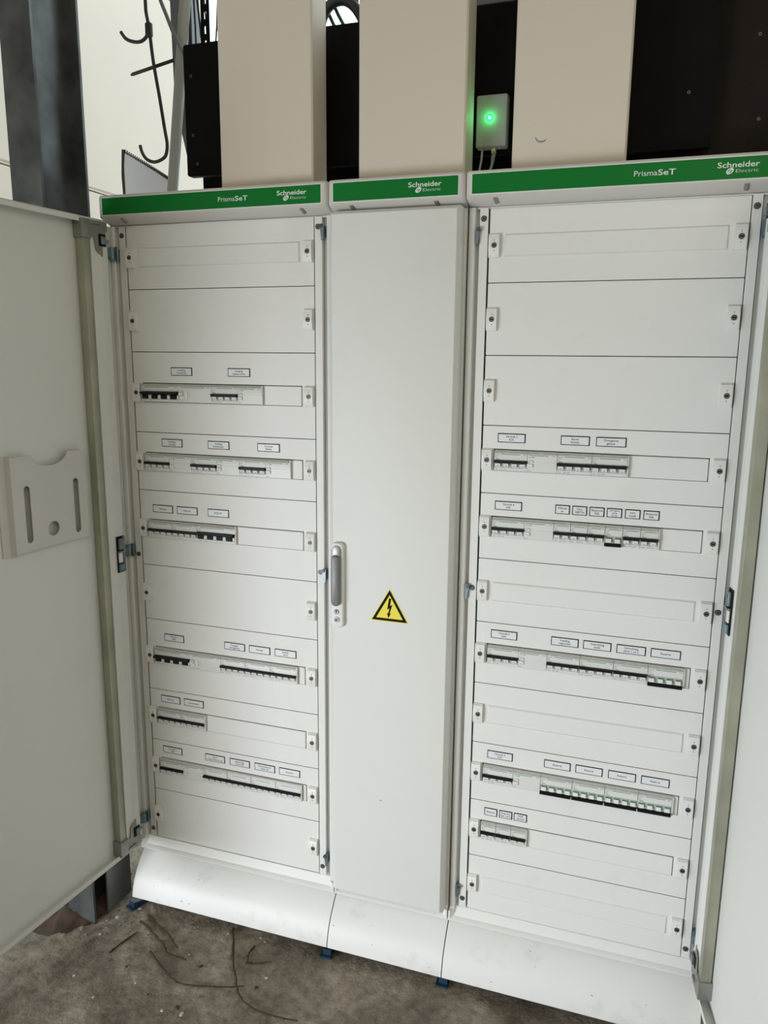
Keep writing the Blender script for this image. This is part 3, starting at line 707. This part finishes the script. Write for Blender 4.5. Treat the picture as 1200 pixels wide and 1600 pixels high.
# ------------------------------------------------------------------ vertical cable ducts on the roof
def duct(x0, x1, label):
    r = thing('cable_duct', ((x0 + x1) / 2, 65, 1717), label, 'cable duct', 'vertical cable ducts above the cabinets')
    g = G(); g.box(x0, x0 + 2, 26, 108, 1717, 3598, 'duct'); g.box(x1 - 2, x1, 26, 108, 1717, 3598, 'duct'); g.box(x0, x1, 106, 108, 1717, 3598, 'duct'); part(g, 'duct_trough', r)
    g = G(); g.strip([(x0 - 1, 40), (x0 - 1, 24), (x0 + 1, 22), (x1 - 1, 22), (x1 + 1, 24), (x1 + 1, 40)], 1717, 3598, -1.5, 'duct', 'z'); part(g, 'duct_cover', r)
    return r
duct(258, 486, 'beige sheet cable duct rising from the left cabinet roof')
duct(600, 833, 'beige sheet cable duct rising from the narrow middle cabinet roof')
D3 = duct(937, 1159, 'beige sheet cable duct with small hook scratch, rising from the right cabinet')
g = G()
pts = [(994 + 12 * math.cos(math.radians(t)), 21.4, 1785 + 10 * math.sin(math.radians(t))) for t in range(170, 350, 15)]
g.tube(pts, [0.9 + 1.3 * math.sin(math.pi * i / (len(pts) - 1)) for i in range(len(pts))], 'steel', 5); part(g, 'scratch_mark', D3)

# ------------------------------------------------------------------ boards behind
def board(x0, x1, y, z0, z1, m, label, screws=(), tilt=0.0):
    r = thing('backing_board', ((x0 + x1) / 2, y, z0), label, 'board')
    g = G(); g.shape([rrect(x0, x1, z0, z1, 6, 2)], y, 18, m); part(g, 'board_sheet', r)
    for (sx, sz) in screws:
        g = G(); g.cyl((sx, y, sz), 'y', 3.6, -1.4, 'screw', 10); g.cyl((sx, y - 1.4, sz), 'y', 1.5, -0.3, 'black', 6); part(g, 'screw', r)
board(92, 925, 140, 1786, 2090, 'board', 'black plywood board behind the left and middle ducts', ((112, 2018), (112, 1882), (122, 1815)))
board(905, 1322, 150, 1772, 3000, 'board', 'smooth black board right of the right-hand duct', ((1272, 1881),))
board(1180, 2200, 190, 1722, 3000, 'board2', 'stained brown-black board at the top right corner', ((1400, 1990), (1412, 1830)))
board(62, 1345, 264, 1500, 1830, 'board', 'long low black board strip just behind all three headers')
g = G(); g.box(770, 1000, 150, 260, 2093, 2190, 'steel', 3); solo(g, 'steel_beam', (885, 200, 2093), 'grey steel beam on top of the black board behind the middle duct', 'beam')

# ------------------------------------------------------------------ steel column at left
c = thing('steel_column', (-139, -80, -Z0), 'galvanised steel H column at the far left behind the open door', 'column')
g = G(); x0, x1, y0, y1 = -184, -99, -163, -2
g.prism([(x0, y0), (x1, y0), (x1, y0 + 7.4), (-136, y0 + 7.4), (-136, y1 - 7.4), (x1, y1 - 7.4), (x1, y1), (x0, y1), (x0, y1 - 7.4), (-142, y1 - 7.4), (-142, y0 + 7.4), (x0, y0 + 7.4)], -Z0, 3598, 'galv', 'z')
part(g, 'column_profile', c)
g = G(); g.box(-98.5, -92, -112, -10, -Z0, 30, 'steel', 1); part(g, 'side_cleat', c)

# ------------------------------------------------------------------ things behind the left cabinet
def smoothpath(pts, n=4):
    out = []
    P = [Vector(p) for p in pts]
    for i in range(len(P) - 1):
        p0, p1, p2, p3 = P[max(i - 1, 0)], P[i], P[i + 1], P[min(i + 2, len(P) - 1)]
        for k in range(n):
            t = k / n
            out.append(0.5 * ((2 * p1) + (-p0 + p2) * t + (2 * p0 - 5 * p1 + 4 * p2 - p3) * t * t + (-p0 + 3 * p1 - 3 * p2 + p3) * t ** 3))
    return out + [P[-1]]
r = thing('hook_rack', (-60, 250, 1857), 'dark bent rod rack with two hooks hanging left of the grey conduit', 'hook')
g = G(); g.tube(smoothpath([(-86, 250, 2420), (-84, 250, 2254), (-83, 250, 2224), (-76, 250, 2185), (-68, 250, 2107), (-54, 250, 2020), (-42, 250, 1939), (-36, 250, 1899), (-42, 250, 1871), (-60, 250, 1860), (-81, 250, 1857), (-103, 250, 1866), (-116, 250, 1884), (-121, 250, 1902)]), 4.6, 'rod', 8); part(g, 'rod', r)
g = G(); g.tube(smoothpath([(-76, 250, 2192), (-83, 250, 2170), (-101, 250, 2158), (-125, 250, 2159), (-149, 250, 2169), (-164, 250, 2187)]), 4.6, 'rod', 8); g.box(-86, -68, 243, 257, 2165, 2200, 'rod', 3); part(g, 'hook', r)
p = thing('slotted_post', (-5, 285, 1960), 'grey slotted steel angle post behind the conduit', 'post')
g = G(); g.shape([[(-26, 2560), (36, 2560), (40, 1860), (16, 1850), (-10, 1965), (-20, 2010)]] + [rrect(0, 9, z, z + 24, 4, 2) for z in (2080, 2140, 2200, 2260, 2320)], 270, 4, 'steel')
g.box(32, 40, 270, 310, 1850, 2560, 'steel'); part(g, 'post_profile', p)
g = G(); g.tube([(-140, 250, 2079), (-134, 251, 2081), (-14, 268, 2110)], [2, 4.6, 4.6], 'rod', 8); part(g, 'peg', p, label='black pointed peg')
g = G(); g.cyl((-8, 268, 2108), 'y', 5.5, -4, 'chrome', 6); part(g, 'bolt', p)
g = G(); g.tube([(66, 236, 2420), (61, 234, 2363), (47, 232, 2233), (-14, 232, 1773), (-19, 232, 1735)], 14.5, 'pvc', 16)
solo(g, 'conduit_pipe', (-19, 232, 1735), 'slanting grey plastic conduit pipe above the left cabinet', 'pipe')
g = G(); g.tube(smoothpath([(-40, 206, 2330), (-24, 206, 2275), (-11, 206, 2232), (6, 206, 2192), (25, 206, 2148), (53, 206, 2097), (75, 200, 2060)]), 5, 'steel', 8)
solo(g, 'loose_cable', (-7, 235, 2166), 'thin grey cable crossing in front of the slotted post', 'cable')
# comb-edged sheet
s_ = thing('comb_edged_sheet', (-110, 250, 1720), 'shiny sheet with a comb-toothed top edge above the left header', 'sheet')
g = G(); n = 14; up_ = []; lo_ = []
for i in range(n + 1):
    t = i / n; x = -176 + 150 * t; y = 250 + 26 * math.sin(t * 2.4)
    up_.append((x, y, 1893 - 86 * t)); lo_.append((x, y, 1722))
g.add(up_ + lo_, [(i, i + 1, n + 2 + i, n + 1 + i) for i in range(n)], 'sheet'); part(g, 'sheet_face', s_)
g = G()
for i in range(30):
    t = (i + .5) / 30; x = -172 + 142 * t; y = 249 + 26 * math.sin(t * 2.4); z = 1893 - 86 * t
    g.box(x - 1.1, x + 1.1, y - 2, y + 1, z - 7, z + 3, 'rod')
o = part(g, 'teeth', s_); o['kind'] = 'stuff'
g = G(); g.tube([(-178, 252, 1722), (-182, 252, 1830), (-177, 252, 1895)], 5, 'rod', 8); part(g, 'rolled_edge', s_)
# slotted black tray edge and cables behind the black board
t_ = thing('cable_tray', (80, 240, 2060), 'black slotted cable tray behind the top of the black board', 'cable tray')
g = G(); g.shape([[(88, 2560), (112, 2560), (112, 2060), (88, 2060)]] + [rrect(97, 104, z, z + 20, 3.4, 2) for z in (2080 + 34 * i for i in range(13))], 235, 3, 'board'); part(g, 'tray_side', t_)
g = G(); g.box(46, 112, 262, 265, 2060, 2090, 'board'); part(g, 'tray_base', t_)
rng = random.Random(3)
for i in range(8):
    xa = 58 + i * 7.0; xb = xa + rng.uniform(-26, 26)
    g = G(); g.tube([(xa, 240 + i * 8, 2050), ((xa + xb) / 2 + 2, 240 + i * 8, 2180), (xb, 240 + i * 8, 2330), (xb + 6, 240 + i * 8, 2540)], rng.uniform(1.8, 3.2), 'cable', 6)
    solo(g, 'black_cable', (xa, 240 + i * 8, 2050), 'thin black cable rising behind the black board at the left duct', 'cable', 'black cables beside the left duct')
g = G(); g.tube([(455 + 0, 215, 2150)] + [], 1, 'cable') if False else None
hose = [(425, 205, 2100), (440, 205, 2142), (462, 205, 2164), (490, 205, 2167), (514, 205, 2154), (534, 205, 2128), (550, 205, 2090), (558, 205, 2040)]
g.tube(smoothpath(hose), 12, 'cable', 12); solo(g, 'black_hose', (490, 205, 2040), 'thick black hose arching between the left and middle ducts', 'hose')
for i, (xa, xb) in enumerate(((444, 478), (466, 505))):
    g = G(); g.tube([(xa - 6, 222, 2165), (xa + 4, 222, 2145), (xb, 222, 2085), (xb + 6, 222, 2040)], 4.2, 'greencable', 8)
    solo(g, 'green_cable', (xb, 222, 2040), 'dark green cable under the arching black hose, %s one' % ('left' if i == 0 else 'right'), 'cable', 'green cables under the hose')
g = G(); g.tube([(519, 215, 2200), (520, 215, 2165), (525, 215, 2135)], [3, 5, 3.5], 'red', 8); solo(g, 'red_tag', (522, 215, 2135), 'small dark red plug right above the black hose', 'plug')

# ------------------------------------------------------------------ network box with green light
b_ = thing('network_box', (879, 128, 1790), 'small grey plastic box with glowing green light between two ducts', 'network device')
g = G(); x0, x1, z0, z1 = 838, 906, 1795, 1901
g.box(x0, x1, 108, 140, z0, z1, 'greyplastic', 4, 3); part(g, 'housing', b_)
g = G(); g.cyl((868, 108, 1854), 'y', 7, -0.5, 'led', 20); g.cyl((868, 107.4, 1854), 'y', 2.8, -0.8, 'ledcore', 16); part(g, 'indicator_light', b_, label='glowing green light')
L = bpy.data.lights.new('green_led_glow', 'POINT'); L.energy = 0.028; L.color = (0.05, 1, 0.25); L.shadow_soft_size = 0.006
lo = link('green_led_glow', L, None, wpos((868, 98, 1854)))
for i in range(4):
    g = G(); g.cyl((848 + i * 14, 116, z0 + 1), 'z', 2.2, -4, 'greyplastic', 8); part(g, 'rubber_foot', b_)
g = G(); g.tube(smoothpath([(851, 122, 1797), (850, 122, 1775), (845, 122, 1745), (840, 122, 1718)]), 2.4, 'greycable', 8)
solo(g, 'power_cable', (845, 122, 1718), 'thin grey cable at the left under the green-lit box', 'cable')
n_ = thing('network_cable', (868, 122, 1718), 'grey network cable with ribbed plug under the green-lit box', 'cable')
g = G(); g.box(872, 882, 117, 127, 1783, 1797, 'greyplastic', 1.2); g.box(873.5, 880.5, 116, 117.5, 1788, 1796, 'yellow'); part(g, 'plug', n_)
g = G()
for k in range(6): g.cyl((876.5 - k * 0.5, 122, 1781 - k * 3.3), 'z', 5 - k * 0.35, -2, 'greycable', 10)
part(g, 'strain_relief', n_)
g = G(); g.tube(smoothpath([(877, 122, 1784), (874, 122, 1762), (866, 122, 1740), (857, 122, 1718)]), 2.8, 'greycable', 8); part(g, 'lead', n_)

# ------------------------------------------------------------------ floor litter
def twig(pts, r, label):
    r *= 1.3
    rn = random.Random(len(pts) * 7 + int(pts[0][0]))
    P = smoothpath([(x, y, -Z0 + r + 0.4) for x, y in pts], 4)
    P = [Vector((p.x + rn.uniform(-1.2, 1.2), p.y + rn.uniform(-1.2, 1.2), p.z)) for p in P]
    g = G(); n = len(P); g.tube(P, [r * (1 - 0.6 * i / n) * rn.uniform(.75, 1.25) for i in range(n)], 'twig', 6)
    for k in range(2, n - 2, 4):
        q = P[k]; a = rn.uniform(0, 6.28); g.tube([q, q + Vector((math.cos(a) * 6, math.sin(a) * 6, 1))], [r * .6, r * .2], 'twig', 5)
    solo(g, 'twig', (pts[0][0], pts[0][1], -Z0), label, 'twig', 'dry twigs on the floor')
twig([(13, -116), (45, -128), (92, -153), (125, -170), (149, -191), (180, -194), (211, -197)], 2.6, 'wavy brown twig nearest the left blue wedge, lower of the pair')
twig([(18, -88), (60, -110), (110, -132), (164, -166)], 3.0, 'fuzzy dark twig between the left plinth and the wavy twig')
twig([(104, -202), (140, -225), (184, -249), (215, -262), (251, -267), (330, -248), (391, -223)], 2.6, 'long curved twig with pale nodes, crossing the vertical twig')
twig([(267, -56), (300, -115), (334, -173), (358, -205), (384, -242), (422, -270), (487, -281), (559, -275)], 2.8, 'longest dark twig running from the plinth down to the bottom edge')
twig([(7, -240), (12, -215), (20, -182), (32, -151)], 2.4, 'short straight twig left of the others')
twig([(352, -95), (350, -118), (356, -140), (362, -158)], 2.0, 'small twig under the left plinth, right of the longest twig')
twig([(362, -150), (385, -146), (420, -128)], 1.4, 'thin side twig pointing right from the small twig')
rn = random.Random(11)
def chip(x, y, s, m, label, grp):
    g = G(); n = 7; ring = [(s * rn.uniform(.6, 1.1) * math.cos(6.283 * i / n), s * rn.uniform(.5, .9) * math.sin(6.283 * i / n)) for i in range(n)]
    g.loft([[(p[0], p[1], 0.2) for p in ring], [(p[0] * .8, p[1] * .8, s * 0.35) for p in ring]], m)
    o = link('plaster_chip' if m == 'chip' else 'dead_leaf', g.mesh('chip'), None, wpos((x, y, -Z0 + 0.3))); o.rotation_euler = (0, 0, rn.uniform(0, 6))
    tag(o, label, 'debris', grp)
for (x, y, s) in ((-30, -330, 5), (240, -350, 6), (290, -345, 7), (262, -75, 5), (352, -60, 5), (370, -70, 4), (-62, -190, 5), (60, -370, 4), (205, -175, 4), (130, -300, 4), (-60, -120, 7), (430, -180, 5), (-20, -70, 5)):
    chip(x, y, s, 'chip', 'small pale chip of plaster lying loose on the concrete floor', 'pale chips on the floor')
for (x, y, s) in ((255, -200, 7), (420, -215, 6), (270, -330, 9), (180, -320, 4), (75, -262, 5)):
    chip(x, y, s, 'leaf', 'small dark curled leaf scrap lying on the concrete floor', 'leaf scraps on the floor')
g = G()
for i in range(420):                                  # grit and crumbs, densest by the column foot
    near = rn.random() < 0.55
    x = rn.gauss(-70, 60) if near else rn.uniform(-250, 750); y = rn.gauss(-130, 70) if near else rn.uniform(-420, -70)
    if (-62 < x < 20 and -95 < y < -10) or (x < -74 and y > -266) or (x > -56 and y > -74): continue
    s = rn.uniform(0.8, 3.2) if near else rn.uniform(0.6, 2.0)
    g.add([(x - s, y, -Z0), (x, y - s, -Z0), (x + s, y + .3 * s, -Z0), (x, y + s, -Z0), (x, y, -Z0 + s * .8)], [(0, 1, 4), (1, 2, 4), (2, 3, 4), (3, 0, 4)], 'leaf' if rn.random() < .5 else 'crumb')
solo(g, 'grit', (0, -150, -Z0), 'scattered grit and crumbs on the concrete floor', 'grit', kind='stuff')

# low heap of dark soil and rubble around the column foot
g = G(); nx, ny = 26, 26; vs = []
rs = random.Random(5)
for j in range(ny):
    for i in range(nx):
        u, v = i / (nx - 1), j / (ny - 1); x = -330 + 250 * u; y = -260 + 330 * v
        h = max(0.0, 1 - ((u - .45) / .5) ** 2 - ((v - .55) / .5) ** 2)
        vs.append((x, y, -Z0 - 2.5 + 46 * h + (rs.uniform(-4, 5) if h > 0.05 else 0)))
g.add(vs, [(j * nx + i, j * nx + i + 1, (j + 1) * nx + i + 1, (j + 1) * nx + i) for j in range(ny - 1) for i in range(nx - 1)], 'soil')
solo(g, 'soil_heap', (-205, -90, -Z0), 'low heap of dark brown soil around the steel column foot', 'soil', kind='stuff')
for k, (x, y, r_) in enumerate(((-118, -190, 9), (-92, -205, 6), (-150, -225, 7), (-75, -140, 7), (-60, -165, 5))):
    b = bmesh.new(); bmesh.ops.create_icosphere(b, subdivisions=1, radius=r_)
    for v in b.verts: v.co *= rs.uniform(.75, 1.1); v.co.z *= .65
    b.verts.index_update(); g = G(); g.add([(v.co.x, v.co.y, v.co.z) for v in b.verts], [[v.index for v in f.verts] for f in b.faces], 'crumb'); b.free()
    o = link('stone', g.mesh('stone'), None, wpos((x, y, -Z0 + r_ * .5)))
    tag(o, ['largest grey-brown pebble by the column foot', 'small grey-brown pebble just right of the largest one', 'pebble farthest left under the open door edge', 'pebble between the column cleat and the left blue wedge', 'smallest pebble nearest the left blue wedge'][k], 'stone', 'pebbles by the column foot')
